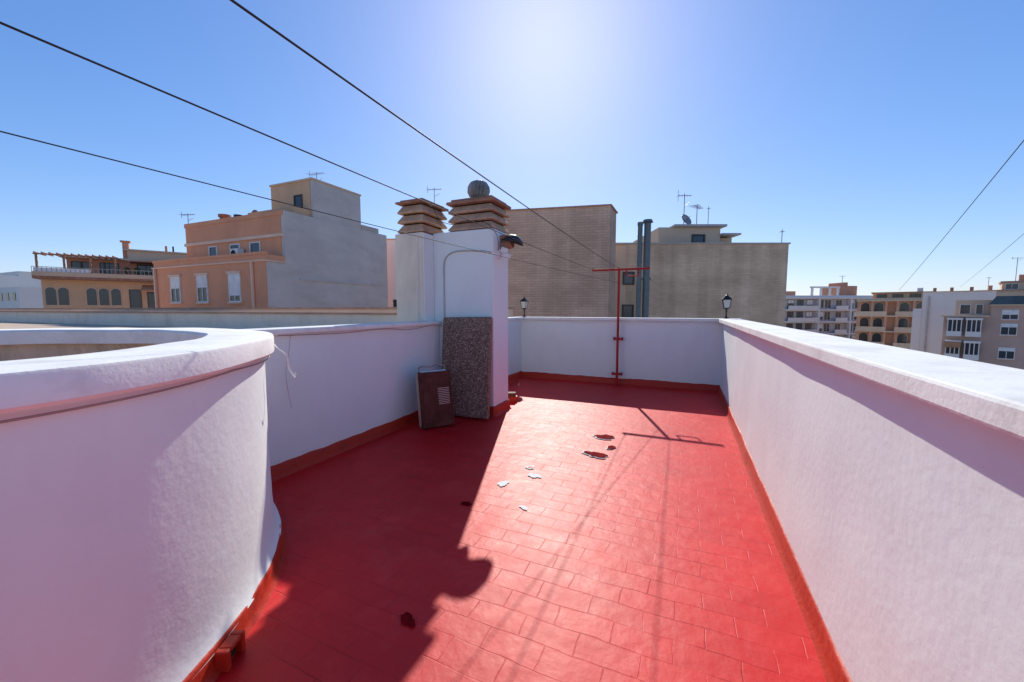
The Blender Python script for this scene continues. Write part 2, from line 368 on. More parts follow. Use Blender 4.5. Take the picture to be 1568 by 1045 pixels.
c.data.set_sharp_from_angle(angle=math.radians(40))
skirt_strip(rg, [(RC[0]+1.91*math.cos(math.radians(t)), RC[1]+1.91*math.sin(math.radians(t)), math.cos(math.radians(t)), math.sin(math.radians(t))) for t in range(-80, 92)], 0.10, M['skirt'], 0.035, seed=5)
MB().cyl((RC[0], RC[1], -0.1), (RC[0], RC[1], -0.005), 1.7, n=64).obj('well_floor', M['roofbeige'], rg)
pts = [(RC[0]+1.925*math.cos(t), RC[1]+1.925*math.sin(t), HW-0.108-0.012*abs(math.sin(t*5.3))) for t in [math.radians(a) for a in range(-60, 66, 2)]]
wire('cable_under_coping', pts, 0.004, M['brownwire'], rg)
# drain spout through the skirting of the round wall
dt = math.radians(27); dr = empty('roof_drain', (RC[0]+1.965*math.cos(dt), RC[1]+1.965*math.sin(dt), 0.035), dt)
MB().box(-0.02, 0.035, -0.06, -0.035, -0.035, 0.055).box(-0.02, 0.035, 0.035, 0.06, -0.035, 0.055).box(-0.02, 0.035, -0.034, 0.034, 0.035, 0.055).obj('surround', M['skirt'], dr, bevel=0.006)
MB().box(-0.02, 0.005, -0.034, 0.034, -0.03, 0.034).obj('opening', M['dark'], dr)  # solid block, the hole's shade is painted in its colour

cx, cy = RC[0]+1.96*math.cos(math.radians(56)), RC[1]+1.96*math.sin(math.radians(56))
wire('loose_white_cable', smoothpts([(cx-.05, cy+.03, 1.27), (cx+.02, cy-.0, 1.25), (cx+0.06, cy+.03, 1.20), (cx+.05, cy+.05, 1.12), (cx+.09, cy+.06, 1.06), (cx+.11, cy+.05, 1.09)]), 0.004, M['whitewire'])
wire('parapet_cable', smoothpts([(PL+0.052, 2.3, 1.27), (PL+0.052, 3.0, 1.255), (PL+0.055, 3.6, 1.27), (PL+0.06, 4.1, 1.24), (PL+0.06, 4.6, 1.285), (PL+0.06, 4.84, 1.25)]), 0.004, M['brownwire'])
wire('parapet_cable', smoothpts([(PL+0.01, 2.45, 1.27), (PL+0.015, 2.42, 1.1), (PL+0.02, 2.38, .9), (PL+.02, 2.42, .6)]), 0.0015, M['brownwire'])
wire('parapet_cable', smoothpts([(PL+0.1, QF-0.06, 1.25), (-2.6, QF-.065, 1.26), (-1.9, QF-.065, 1.24), (-1.25, QF-.065, 1.27), (-0.3, QF-.065, 1.25), (PR-.05, QF-.065, 1.26)]), 0.005, M['whitewire'])

# ------------------------------------------------------------------ chimney
ch = empty('chimney')
LS = (-3.88, -3.40, 4.60, 5.50); RS = (-3.40, -2.42, 4.85, 5.35)
ZT = 2.58
MB().box(LS[0], LS[1], LS[2], LS[3], -1, ZT).obj('left_stack', M['cream'], ch, bevel=0.01)
MB().box(LS[1]+0.002, RS[1], RS[2], RS[3], -0.02, ZT+0.02).obj('right_stack', M['white'], ch, bevel=0.012)
MB().box(LS[1]-0.001, LS[1]+0.012, LS[2]+0.01, RS[2]-0.003, HW, ZT-0.01).obj('stack_return', M['white'], ch)
skirt_strip(ch, lin((RS[0]+.1, RS[2]), (RS[1], RS[2]), (0, -1))+[(RS[1], RS[2], .7, -.7)]+lin((RS[1], RS[2]+.01), (RS[1], RS[3]), (1, 0)), 0.14, M['skirt'], 0.03, seed=6)
def cap(b, z, n, h, over, top, tag, topm):
    sl = MB(); core = MB(); x0, x1, y0, y1 = b
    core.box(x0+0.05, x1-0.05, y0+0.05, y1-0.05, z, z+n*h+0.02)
    for i in range(n):
        zz = z+0.012+i*h
        sl.box(x0-over, x1+over, y0-over, y1+over, zz, zz+h*0.22)
        sl.box(x0-over+0.004, x1+over-0.004, y0-over+0.004, y1+over-0.004, zz+h*0.22, zz+h*0.84, inset=0.05)
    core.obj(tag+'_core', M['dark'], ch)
    sl.obj(tag+'_slats', M['slat'], ch, bevel=0.005)
    zz = z+n*h+0.012
    MB().box(x0-over-0.02, x1+over+0.02, y0-over-0.02, y1+over+0.02, zz, zz+top*0.5).box(x0-over+0.03, x1+over-0.03, y0-over+0.03, y1+over-0.03, zz+top*0.5, zz+top).obj(tag+'_lid', topm, ch, bevel=0.008)
cap((LS[0]+.06, LS[1]+.0, LS[2]+0.02, LS[3]-.3), ZT, 3, 0.135, 0.015, 0.06, 'left_cap', M['slabbrown'])
cap((RS[0]+0.28, RS[1]-.03, RS[2]+0.03, RS[3]+.05), ZT+0.02, 3, 0.12, 0.02, 0.08, 'right_cap', M['slabbrown'])
tv = empty('roof_ventilator', (-2.80, 5.15, ZT+0.48))
tb = MB(); n = 16; prof = [(0.07, 0), (0.085, 0.03), (0.14, 0.075), (0.165, 0.13), (0.16, 0.20), (0.125, 0.26), (0.06, 0.29), (0.001, 0.295)]
vs = []; fs = []
for j, (r, z) in enumerate(prof):
    for i in range(n*2):
        t = 2*math.pi*i/(n*2)+j*0.06; rr = r*(1.0 if i % 2 else (0.72 if 0 < j < 6 else 1)); vs.append((rr*math.cos(t), rr*math.sin(t), z))
for j in range(len(prof)-1):
    for i in range(n*2):
        k = (i+1) % (n*2); fs.append((j*n*2+i, j*n*2+k, (j+1)*n*2+k, (j+1)*n*2+i))
tb.add(vs, fs); tb.obj('turbine_head', M['galv'], tv)
MB().cyl((0, 0, -0.1), (0, 0, 0.03), 0.085, n=20).obj('neck', M['galv'], tv)
yq = RS[2]-0.012
wire('conduit', smoothpts([(-3.21, yq, 1.34), (-3.21, yq, 1.9), (-3.21, yq, 2.1), (-3.18, yq, 2.23), (-3.08, yq, 2.30), (-2.9, yq, 2.32), (-2.6, yq, 2.30), (-2.44, yq, 2.27)], 10), 0.010, M['greywire'], ch)
wire('conduit_2', smoothpts([(LS[1]-.08, LS[2]-.01, 1.3), (LS[1]-.08, LS[2]-.01, 2.3), (LS[1]-.075, LS[2]-.01, 2.58)]), 0.004, M['whitewire'], ch)
wire('coax', smoothpts([(-3.45, 4.7, 3.03), (-3.3, 4.7, 2.93), (-3.2, 4.75, 2.75), (-3.0, 4.78, 2.68), (-2.8, 4.8, 2.72), (-2.5, 4.8, 2.66), (-2.36, 4.84, 2.5), (-2.36, 4.9, 2.3)]), 0.004, M['wire'], ch)
fl = empty('security_floodlight', (-2.40, 5.0, 2.34))
MB().box(-0.02, 0.02, -0.03, 0.03, -0.13, -0.03).obj('bracket', M['whitewire'], fl)
for k, (dx, dz, ry) in enumerate([(0.08, -0.02, 0.3), (0.12, -0.10, 0.5)]):
    o = MB().box(-0.055, 0.055, -0.03, 0.03, -0.035, 0.035, inset=0.008).obj('lamp_head_%d' % (k+1), M['whitewire'], fl, bevel=0.008)
    o.location = (dx, 0.0, dz); o.rotation_euler = (0.3, ry, 0.4)
    MB().cyl((0, 0, -0.08), (dx, 0, dz), 0.008, n=8).obj('arm_%d' % (k+1), M['whitewire'], fl)
cw = empty('vent_cowl', (-2.42, 5.12, 2.39)); cw.scale = (1.35, 1.35, 1.35)
MB().cyl((0, 0, 0), (0.12, 0, 0.03), 0.055, n=16).obj('pipe', M['slabbrown'], cw)
h = MB().lathe((0, 0, 0), [(0.002, 0.085), (0.05, 0.075), (0.09, 0.045), (0.115, 0.0), (0.108, 0.0), (0.08, 0.035), (0.03, 0.06)], 20).obj('hood', M['black'], cw, smooth=True)
h.location = (0.13, 0, 0.03); h.rotation_euler = (0, 0.35, 0)
MB().box(-0.0, 0.10, -0.05, 0.05, 0.07, 0.11).obj('tile', M['slabbrown'], cw, bevel=.01)

mt = empty('speckled_foam_mattress')
MB().box(-0.385, 0.385, -0.035, 0.035, 0, 1.385).obj('slab', M['speckle'], mt, bevel=0.02)
mt.location = (-2.765, 4.62, 0.015); mt.rotation_euler = (math.radians(-6.5), math.radians(-1.0), 0.0)
hc = empty('discarded_cabinet'); hc.location = (-2.84, 4.10, 0.01); hc.rotation_euler = (math.radians(-11), 0, math.radians(56))
MB().box(-0.20, 0.20, -0.05, 0.0, 0, 0.70).obj('front_panel', M['rust'], hc, bevel=0.012)
MB().box(-0.195, 0.195, 0.002, 0.16, 0.005, 0.69, inset=0.0).obj('back_shell', M['cardb'], hc, bevel=0.02)
sl = MB()
for i in range(10): sl.box(0.02, 0.17, -0.056, -0.049, 0.28+i*0.022, 0.288+i*0.022)
sl.obj('louvres', M['cardb'], hc)
MB().box(-0.18, -0.01, -0.056, -0.0505, 0.06, 0.64).obj('door_panel', M['rust'], hc, bevel=0.003)
MB().box(-0.207, -0.19, -0.057, 0.01, 0.0, 0.71).box(0.19, 0.207, -0.057, 0.01, 0, 0.71).obj('edge_trim', M['rust'], hc)
wire('handle', smoothpts([(-0.16, 0.06, 0.69), (-0.17, .05, .76), (-0.13, .04, 0.78), (-.02, .04, .77), (0.08, .04, 0.79), (0.17, .05, .77), (0.16, 0.06, 0.69)]), 0.010, M['galv'], hc)
MB().box(-0.18, 0.18, 0.01, 0.12, 0.692, 0.72).obj('top_tray', M['whitewire'], hc, bevel=.01)
bk = MB().box(-0.12, 0.12, -0.06, 0.06, 0, 0.055).obj('loose_brick', M['rust'], bevel=0.006); bk.location = (-2.60, 5.75, 0.093); bk.rotation_euler = (0., 0, 0.5)
bk2 = MB().box(-0.14, 0.14, -0.07, 0.07, 0, 0.09).obj('loose_brick', M['skirt'], bevel=0.01); bk2.location = (-2.60, 5.78, 0.0); bk2.rotation_euler = (0, 0, 0.3)

# ------------------------------------------------------------------ clothesline mast
ms = empty('clothesline_mast')
mp_, mq = -1.20, QF-0.13
m = MB(); m.cyl((mp_, mq, 0.0), (mp_, mq, 2.27), 0.024, n=14)
m.obj('post', M['redsteel'], ms)
MB().box(-1.72, -0.64, mq-0.02, mq+0.02, 2.25, 2.29).obj('crossbar', M['redsteel'], ms, bevel=.003)
MB().cyl((-1.06, mq, 2.255), (-1.06, mq, 2.14), 0.012).cyl((-0.84, mq, 2.255), (-.84, mq, 2.14), 0.012).cyl((-1.06, mq, 2.14), (-0.84, mq, 2.14), 0.012).obj('hook_frame', M['redsteel'], ms)
MB().box(mp_-0.09, mp_+0.09, mq+0.018, mq+0.04, 0.90, 0.94).box(mp_-0.09, mp_-.07, mq+.03, QF+.01, 0.89, 0.95).box(mp_+0.07, mp_+.09, mq+.03, QF+.01, 0.89, 0.95)\
    .box(mp_-0.11, mp_+0.09, mq+0.018, mq+0.04, 0.20, 0.24).box(mp_-0.11, mp_-.09, mq+.03, QF-.01, 0.19, 0.25).box(mp_+0.07, mp_+.09, mq+.03, QF-.01, 0.19, 0.25).obj('wall_brackets', M['redsteel'], ms, bevel=.002)
hk = MB()
for x in (-1.70, -1.2, -0.66): hk.cyl((x, mq-.02, 2.288), (x, mq-.02, 2.31), 0.008)
hk.obj('hooks', M['redsteel'], ms)
def extend(a, b, t):
    a = Vector(a); b = Vector(b); return tuple(a+(b-a)*t)
wire('clothesline_wire', sag((-1.70, mq, 2.285), extend((-1.70, mq, 2.285), (-1.62, .446, 2.26), 1.4), 0.04), 0.0035, M['wire'])
wire('clothesline_wire', sag((-1.20, mq, 2.285), extend((-1.2, mq, 2.285), (-1.06, .70, 2.30), 1.4), 0.04), 0.0035, M['wire'])
wire('clothesline_wire', sag((-1.22, mq, 2.02), extend((-1.22, mq, 2.02), (-2.28, .6, 2.18), 1.4), 0.05), 0.0028, M['wire'])
def patch(name, p, q, rx, ry, m, z=0.005, seed=0, rot=0.0, parent=None):
    rnd = random.Random(seed); n = 34; vs = []
    ph = [rnd.uniform(0, 6.28) for _ in range(5)]
    for i in range(n):
        t = 2*math.pi*i/n; r = 1+0.14*math.sin(2*t+ph[0])+0.12*math.sin(3*t+ph[1])+0.09*math.sin(5*t+ph[2])+0.06*math.sin(8*t+ph[3])+0.05*math.sin(11*t+ph[4])
        x, y = rx*r*math.cos(t), ry*r*math.sin(t)
        vs.append((p+x*math.cos(rot)-y*math.sin(rot), q+x*math.sin(rot)+y*math.cos(rot), z))
    mb = MB(); mb.add(vs+[(p, q, z)], [(i, (i+1) % n, n) for i in range(n)]); return mb.obj(name, m, parent)
fpz = empty('paint_chips')
for i, (p, q, rx, ry, rot) in enumerate([(-1.39, 2.96, .045, .05, 0), (-1.30, 3.38, .038, .05, 0.4), (-1.20, 3.22, .065, .04, -.4), (-1.07, 2.65, .035, .025, -.5)]):
    patch('white_chip_%d' % (i+1), p, q, rx, ry, M['primer'], seed=i, rot=rot, parent=fpz)
patch('red_island', -1.30, 3.38, .022, .022, M['floor'], z=0.009, seed=9, parent=fpz)
for i, (p, q, rx, ry, rot) in enumerate([(-.825, 4.55, .12, .09, -.2), (-.80, 3.95, .12, .08, -.3), (-.695, 4.23, .045, .06, 0)]):
    patch('chip_rim_%d' % (i+1), p, q, rx, ry, M['primer'], seed=20+i, rot=rot, parent=fpz)
    patch('chip_core_%d' % (i+1), p+.006, q+.005, rx*.90, ry*.90, M['primer_dk'], z=0.009, seed=20+i, rot=rot, parent=fpz)
for i, (p, q, rx, ry, rot) in enumerate([(-1.18, 1.426, .05, .028, -.2), (-1.5, 2.53, .04, .03, 0)]):
    patch('dark_chip_%d' % (i+1), p, q, rx, ry, M['primer_dk'], seed=50+i, rot=rot, parent=fpz)

# ------------------------------------------------------------------ lanterns
def lantern(loc, s=1.0):
    e = empty('wall_lantern', loc); e.scale = (s, s, s)
    m = MB(); m.lathe((0, 0, 0), [(0.0, 0), (0.045, 0), (0.045, 0.012), (0.02, 0.03), (0.014, 0.06), (0.014, 0.13), (0.026, 0.14), (0.014, 0.155), (0.02, 0.17), (0.045, 0.19), (0.045, 0.2), (0, .2)], 16)
    m.obj('stem', M['black'], e, smooth=True)
    g = MB(); g.add([(0.045*a, 0.045*b, 0.2) for a, b in ((-1, -1), (1, -1), (1, 1), (-1, 1))]+[(0.07*a, 0.07*b, 0.36) for a, b in ((-1, -1), (1, -1), (1, 1), (-1, 1))],
          [(0, 1, 5, 4), (1, 2, 6, 5), (2, 3, 7, 6), (3, 0, 4, 7)]); g.obj('glass', M['glass_l'], e)
    f = MB()
    for a, b in ((-1, -1), (1, -1), (1, 1), (-1, 1)): f.cyl((0.046*a, 0.046*b, 0.2), (0.072*a, 0.072*b, 0.36), 0.006, n=6)
    for z, r in ((0.2, .05), (0.36, .078)):
        f.box(-r, r, -r, -r+.012, z-.006, z+.006).box(-r, r, r-.012, r, z-.006, z+.006).box(-r, -r+.012, -r+.013, r-.013, z-.006, z+.006).box(r-.012, r, -r+.013, r-.013, z-.006, z+.006)
    f.obj('cage', M['black'], e)
    r = MB(); r.add([(0.085*a, 0.085*b, 0.367) for a, b in ((-1, -1), (1, -1), (1, 1), (-1, 1))]+[(0.03*a, 0.03*b, 0.425) for a, b in ((-1, -1), (1, -1), (1, 1), (-1, 1))],
          [(0, 1, 5, 4), (1, 2, 6, 5), (2, 3, 7, 6), (3, 0, 4, 7), (4, 5, 6, 7), (3, 2, 1, 0)])
    r.lathe((0, 0, 0.425), [(0.03, 0), (0.03, 0.015), (0.008, 0.03), (0.012, 0.04), (0.001, 0.055)], 12); r.obj('roof', M['black'], e)
    return e
lantern((PR+0.06, QF+0.10, HW+0.003), 0.95)
lantern((PL+0.02, QF+0.12, HW+0.003), 0.95)

# ------------------------------------------------------------------ building helpers
class Bld:
    """building in local frame: x along facade, -y outward"""
    def __init__(s, name, loc=(0, 0), rz=0.0):
        s.e = empty(name, (*loc, 0), rz); s.p = {}
    def mb(s, part, m):
        if part not in s.p: s.p[part] = (MB(), m)
        return s.p[part][0]
    def window(s, x, z, w, h, y=0.0, fm='frame', shut=0.0, side='f', sill=True, hood=False):
        fr = s.mb('window_frames_'+fm, M[fm]); gl = s.mb('window_glass', M['glass'])
        t = 0.06
        def bx(mb, a0, a1, d0, d1, z0, z1):
            if side == 'f': mb.box(a0, a1, y-d1, y-d0, z0, z1)
            else: mb.box(y+d0, y+d1, a0, a1, z0, z1)
        bx(fr, x-w/2, x-w/2+t, 0.001, 0.06, z, z+h); bx(fr, x+w/2-t, x+w/2, 0.001, 0.06, z, z+h)
        bx(fr, x-w/2+t, x+w/2-t, 0.001, 0.058, z+h-t, z+h); bx(fr, x-w/2+t, x+w/2-t, 0.001, 0.058, z, z+t)
        bx(gl, x-w/2+t, x+w/2-t, 0.001, 0.02, z+t, z+h-t)
        if w > 0.9: bx(fr, x-t*.4, x+t*.4, 0.021, 0.05, z+t, z+h-t)
        if shut: bx(s.mb('roller_blinds', M['frame']), x-w/2+t+.002, x+w/2-t-.002, 0.021, 0.04, z+h-t-(h-2*t)*shut, z+h-t-.002)
        if sill: bx(s.mb('sills', M['orangelt']), x-w/2-.08, x+w/2+.08, 0.001, 0.12, z-.08, z-.001)
        if hood: bx(s.mb('window_surrounds', M['orangelt']), x-w/2-.12, x+w/2+.12, 0.001, 0.10, z+h+.001, z+h+.12)
    def done(s, bevel=0.0):
        for k, (mb, m) in s.p.items(): mb.obj(k, m, s.e, bevel=bevel)
        return s.e
def BldAB(name, A, B_):
    a = W(*A); b = W(*B_)
    return Bld(name, a, math.atan2(b[1]-a[1], b[0]-a[0])), math.hypot(b[0]-a[0], b[1]-a[1])

# ------------------------------------------------------------------ orange stepped building (left)
B = Bld('orange_apartment_building')
B.mb('lower_block', M['orange']).box(-30.5, -20.0, 13.65, 14.78, -16, 4.35)
B.mb('lower_cornice', M['orangelt']).box(-30.6, -19.93, 13.57, 14.77, 4.0, 4.08)
B.mb('lower_parapet', M['orange']).box(-30.55, -19.97, 13.61, 13.8, 4.352, 4.5)
B.mb('main_block', M['orange']).box(-29.1, -20.22, 14.785, 22.8, -16, 6.6)
B.mb('main_parapet', M['orange']).box(-29.15, -20.02, 14.75, 14.95, 6.60, 6.85).box(-29.15, -29.0, 14.952, 22.8, 6.602, 6.83)
B.mb('main_band', M['orangelt']).box(-29.16, -20.0, 14.70, 14.784, 5.45, 5.62)
B.mb('party_wall', M['greywall']).box(-20.2, -20.0, 14.79, 22.8, -16, 6.83)
B.mb('party_wall_low', M['greywall']).box(-19.996, -19.98, 13.7, 14.78, -16, 3.98)
B.mb('tower', M['peach']).box(-23.6, -20.22, 16.7, 20.4, 6.6, 9.0)
B.mb('tower_party_wall', M['greywall']).box(-20.2, -20.03, 16.72, 20.4, 6.84, 9.0)
B.mb('tower_coping', M['tan']).box(-23.65, -19.98, 16.64, 20.45, 9.002, 9.1)
B.mb('wall_ledge', M['greywall']).box(-19.998, -19.93, 15.6, 22.0, 3.15, 3.22)
B.mb('tower_base', M['peach']).box(-24.2, -20.23, 15.6, 16.69, 6.6, 7.25)
for x in (-28.2, -25.5, -22.55): B.window(x, 1.9, 1.0, 1.55, y=13.65, shut=0.45 if x < -23 else .8, hood=True)
for x, w in ((-24.2, .9), (-22.4, .9), (-26.3, .8)): B.window(x, 4.55, w, 0.75, y=14.785, fm='frame', sill=False)
B.window(-21.2, 7.35, 0.7, 0.9, y=16.7, fm='darkframe', sill=False)
B.mb('air_conditioner', M['frame']).box(-24.0, -23.3, 14.35, 14.7, 4.37, 4.95)
B.mb('air_conditioner_fan', M['dark']).cyl((-23.72, 14.349, 4.66), (-23.72, 14.34, 4.66), .22)
B.mb('roof_vents', M['slabbrown']).cyl((-27.1, 16, 6.6), (-27.1, 16, 7.35), .28).cyl((-27.1, 16, 7.35), (-27.1, 16, 7.5), .36).cyl((-24.1, 16, 6.6), (-24.1, 16, 7.2), .22).cyl((-24.1, 16, 7.2), (-24.1, 16, 7.5), .3, .1)
B.mb('roof_vents_black', M['black']).cyl((-24.6, 15.3, 6.85), (-24.6, 15.3, 7.1), .25)
B.mb('pipes_roof', M['conc']).box(-20.2, -20.0, 20.45, 22.0, 6.84, 7.15)
B.mb('downpipe', M['orangelt']).box(-30.3, -30.2, 13.5, 13.6, -10, 3.99).box(-21.0, -20.9, 13.5, 13.6, -10, 3.99)
B.done()
x0, y0 = W(-9.45, 30)
bw = Bld('white_stair_block', (x0, y0), math.atan2(SA, CA))
bw.mb('walls', M['bluewhite']).box(0, 6, 0, 5, -16, 6.7); bw.mb('coping', M['tan']).box(-.05, 6.05, -.05, 5.05, 6.702, 6.8)
bw.window(.6, 1.5, .5, .8, sill=False)
bw.done()

# ------------------------------------------------------------------ brown party-wall block + ochre block
b1 = Bld('brown_block_building')
b1.mb('walls', M['brickA']).prism([(-7.6, 14.19), (-2.69, 15.21), (-2.68, 16.52), (-7.6, 15.6)], -16, 5.36)
b1.mb('coping', M['coping_br']).prism([(-7.65, 14.13), (-2.64, 15.16), (-2.62, 16.57), (-7.65, 15.65)], 5.362, 5.41)
b1.done()
ang = math.atan2(3.7, 8.44)
b2 = Bld('ochre_brick_building', (-4.5, 16.6), ang)
Lb = math.hypot(8.44, 3.7)
b2.mb('walls', M['brickB']).box(0, Lb, 0, 8, -16, 4.27)
b2.mb('coping', M['conc']).box(-.04, Lb+.05, -.05, 8.05, 4.272, 4.33)
b2.mb('pale_patch', M['tan']).box(1.62, 2.3, -.012, -.001, -4, 4.2)
b2.window(2.42, 2.55, .5, .55, fm='darkframe', sill=False); b2.window(2.42, 1.0, .5, .7, fm='darkframe', sill=False)
b2.mb('penthouse', M['tan']).box(4.1, 6.9, 1.2, 5, 4.27, 5.22).box(7.0, 7.6, 1.5, 4, 4.27, 4.8)
b2.mb('penthouse_slab', M['conc']).box(4.75, 7.1, 1.0, 5.1, 5.222, 5.32).box(6.9, 7.75, 1.0, 4.1, 4.85, 4.93)
b2.window(5.9, 4.5, .6, .4, y=1.2, fm='darkframe', sill=False)
b2.done()
fx, fy = W(4.62, 14.4)
fe = empty('metal_flue', (fx, fy, 0))
MB().cyl((0, 0, -6), (0, 0, 4.55), 0.085, n=16).cyl((0, 0, 4.5), (0, 0, 4.62), 0.10, n=16).obj('pipe', M['flue'], fe, smooth=False)
for z in (1.2, 2.2, 3.2, 4.1): MB().cyl((0, 0, z), (0, 0, z+.03), 0.095, n=16).obj('joint_band', M['flue'], fe)
fx, fy = W(4.90, 14.45)
fe = empty('metal_flue', (fx, fy, 0))
MB().cyl((0, 0, -6), (0, 0, 4.6), 0.12, n=18).cyl((0, 0, 4.62), (0, 0, 4.72), 0.19, 0.15, n=18).obj('pipe', M['flue'], fe)
for z in (1.0, 2.0, 3.0, 3.9): MB().cyl((0, 0, z), (0, 0, z+.03), 0.13, n=16).obj('joint_band', M['flue'], fe)
MB().box(-.3, .14, .1, .45, 2.6, 2.64).box(-.3, .14, .1, .45, .9, .94).obj('wall_bracket', M['flue'], fe)

# ------------------------------------------------------------------ antennas
def antenna(X, Y, z0, z1, rz=0.3, n=7, dish=False, L=1.0, r=.018, forked=False):
    x, y = W(X, Y); e = empty('tv_antenna', (x, y, 0), rz); m = MB()
    m.cyl((0, 0, z0), (0, 0, z1), r, n=6); zb = z1-.1
    m.cyl((-L*.5, 0, zb), (L*.5, 0, zb), r*.7, n=5)
    for i in range(n):
        xx = -L*.5+L*i/(n-1); l = .12+.14*(1-i/n)*L; m.cyl((xx, -l, zb), (xx, l, zb), r*.5, n=4)
    if forked: m.cyl((-L*.5, 0, zb-.25), (-L*.5, 0, zb+.25), r*.6, n=4).cyl((0, 0, zb-.5), (L*.4, 0, zb-.3), r*.6, n=4)
    m.obj('mast_and_elements', M['galv'], e)
    if dish:
        d = MB().lathe((0, 0, 0), [(0.001, 0), (.12, .02), (.22, .065), (.3, .12), (.29, .13), (.2, .08), (.001, .015)], 20).obj('dish', M['galv'], e, smooth=True)
        d.location = (0, -.1, z0+.45); d.rotation_euler = (1.1, 0, .5)
        MB().cyl((0, -.1, z0+.45), (.1, -.45, z0+.6), .012, n=5).obj('dish_arm', M['galv'], e)
    return e
antenna(8.15, 19, 5.2, 6.95, 0.4, 6, True, .6, forked=True)
antenna(8.9, 19.3, 5.2, 6.5, 1.2, 8, False, .9)
antenna(9.6, 19.6, 5.3, 6.5, 0.1, 3, False, .15, r=.015)
antenna(11.7, 17.3, 4.3, 4.95, 0.1, 3, False, .15, r=.015)
antenna(-12.1, 25.0, 9.0, 9.95, 0.1, 7, False, 1.1, r=.02, forked=True)
antenna(-5.6, 29, 5.5, 10.2, 0.3, 6, False, 1.0, r=.025, forked=True)
antenna(-27.5, 34, 6.0, 9.6, 0.3, 6, False, 1.2, r=.03, forked=True)

# ------------------------------------------------------------------ neighbour roofs (left)
nb = Bld('neighbour_roof_terrace')
nb.mb('roof_slab', M['roofbeige']).box(-44, -3.96, 2.4, 10.2, -16, 0.95).box(-44, -5.62, -12, 2.39, -16, 0.95)
nb.mb('back_parapet', M['orangelt']).box(-44, -4.3, 9.6, 9.8, 0.95, 1.50)
nb.mb('back_coping', M['coping_br']).box(-44, -4.28, 9.54, 9.86, 1.502, 1.57)
nb.mb('mid_parapet', M['cream']).box(-30, -5.1, 6.9, 7.1, 0.95, 1.38)
nb.mb('mid_coping', M['coping_br']).box(-30, -5.05, 6.84, 7.16, 1.382, 1.43)
nb.mb('pier', M['white']).box(-5.05, -4.7, 6.8, 7.1, .95, 1.47)
nb.done()

# ------------------------------------------------------------------ terraced ochre building far left
dirx, diry = W(.80, .595)
d = Bld('terraced_ochre_building', W(-43.6, 36.6), math.atan2(diry, dirx))
d.mb('walls', M['peach']).box(0, 12, 0, 10, -16, 4.3)
d.mb('terrace_slab', M['slabbrown']).box(-.3, 12.2, -.9, 10, 4.302, 4.55)
d.mb('terrace_planter', M['tan']).box(-.3, 12.2, -.95, -.7, 4.552, 4.95)
d.mb('penthouse_walls', M['terra']).box(1.2, 12, 2.5, 10, 4.555, 6.6)
d.mb('penthouse_roof', M['tan']).box(.8, 12.2, 2.0, 10, 6.602, 6.8).box(5.6, 12.1, 2.6, 9, 6.802, 7.7).box(5.3, 12.2, 2.4, 9, 7.702, 7.85)
pg = d.mb('pergola', M['slabbrown'])
for x in (-.1, 1.6, 3.3, 5.0): pg.box(x, x+.14, -.6, -.46, 4.96, 6.5)
pg.box(-.2, 5.3, -.62, -.44, 6.502, 6.62)
for i in range(12): pg.box(-.1+i*.46, i*.46, -.9, 2.2, 6.622, 6.72)
rl = d.mb('railing', M['galv'])
rl.box(-.3, 8.6, -.9, -.86, 5.35, 5.4)
for i in range(30): rl.box(-.3+i*.3, -.27+i*.3, -.895, -.865, 4.952, 5.35)
d.mb('glass_screen', M['bluewhite']).box(-.2, 3.4, -.84, -.82, 4.96, 5.3)
def arch(b, x, z, w, h, y=0):
    fr = b.mb('arch_frames', M['tan']); gl = b.mb('arch_glass', M['glass'])
    r = w/2; n = 10
    pts = [(x-r, z), (x+r, z)]+[(x+r*math.cos(math.pi*i/n), z+h-r+r*math.sin(math.pi*i/n)) for i in range(n+1)]
    def ext(mb, P, y0, y1):
        k = len(P); mb.add([(a, y0, c) for a, c in P]+[(a, y1, c) for a, c in P], [tuple(range(k)), tuple(range(k, 2*k))[::-1]]+[(i, i+k, (i+1) % k+k, (i+1) % k) for i in range(k)])
    ext(gl, pts, y-.06, y-.001)
    cx, cz = x, z+h/2
    ext(fr, [(cx+(a-cx)*1.2, cz+(c-cz)*1.1) for a, c in pts], y-.04, y-.0005)
for x in (.55, 1.35, 3.2, 4.05, 4.9): arch(d, x, 1.9, .68, 1.65)
d.window(6.3, 1.4, .9, 2.1, fm='darkframe'); d.window(8.6, 1.4, 2.8, 2.1, fm='darkframe')
d.mb('awning', M['awning']).add([(6.9, -.05, 4.0), (10.4, -.05, 4.0), (10.4, -1.5, 3.4), (6.9, -1.5, 3.4), (6.9, -1.5, 3.25), (10.4, -1.5, 3.25)], [(0, 1, 2, 3), (3, 2, 5, 4)])
d.mb('upper_awning', M['slabbrown']).box(5.8, 11.8, .2, 2.45, 6.35, 6.45)
for x in (5.9, 8.7, 11.6): d.mb('upper_awning_posts', M['slabbrown']).box(x, x+.12, .22, .34, 4.56, 6.349)
for x in (2.2, 4.2, 7.0, 8.7, 10.3): d.window(x, 4.7, 1.4, 1.6, y=2.5, fm='darkframe', sill=False)
d.mb('roof_chimney', M['terra']).box(5.2, 5.7, 3, 3.5, 6.8, 8.6).box(5.05, 5.85, 2.9, 3.6, 8.6, 8.75).box(8.6, 8.8, 3, 3.2, 7.85, 8.5).box(11.0, 11.5, 2.5, 2.8, 7.85, 8.3)
d.mb('roof_pipes', M['black']).cyl((9.3, 3, 7.8), (9.3, 3, 8.5), .08).cyl((11.2, 3, 7.85), (11.2, 3, 9.3), .22).cyl((11.75, 3, 7.85), (11.75, 3, 9.0), .16)
d.mb('red_tarp', M['awnred']).box(11.9, 12.8, 2.5, 4, 7.0, 8.2, inset=.2)
pot = d.mb('planters', M['slabbrown']); shr = d.mb('shrubs', M['shrub'])
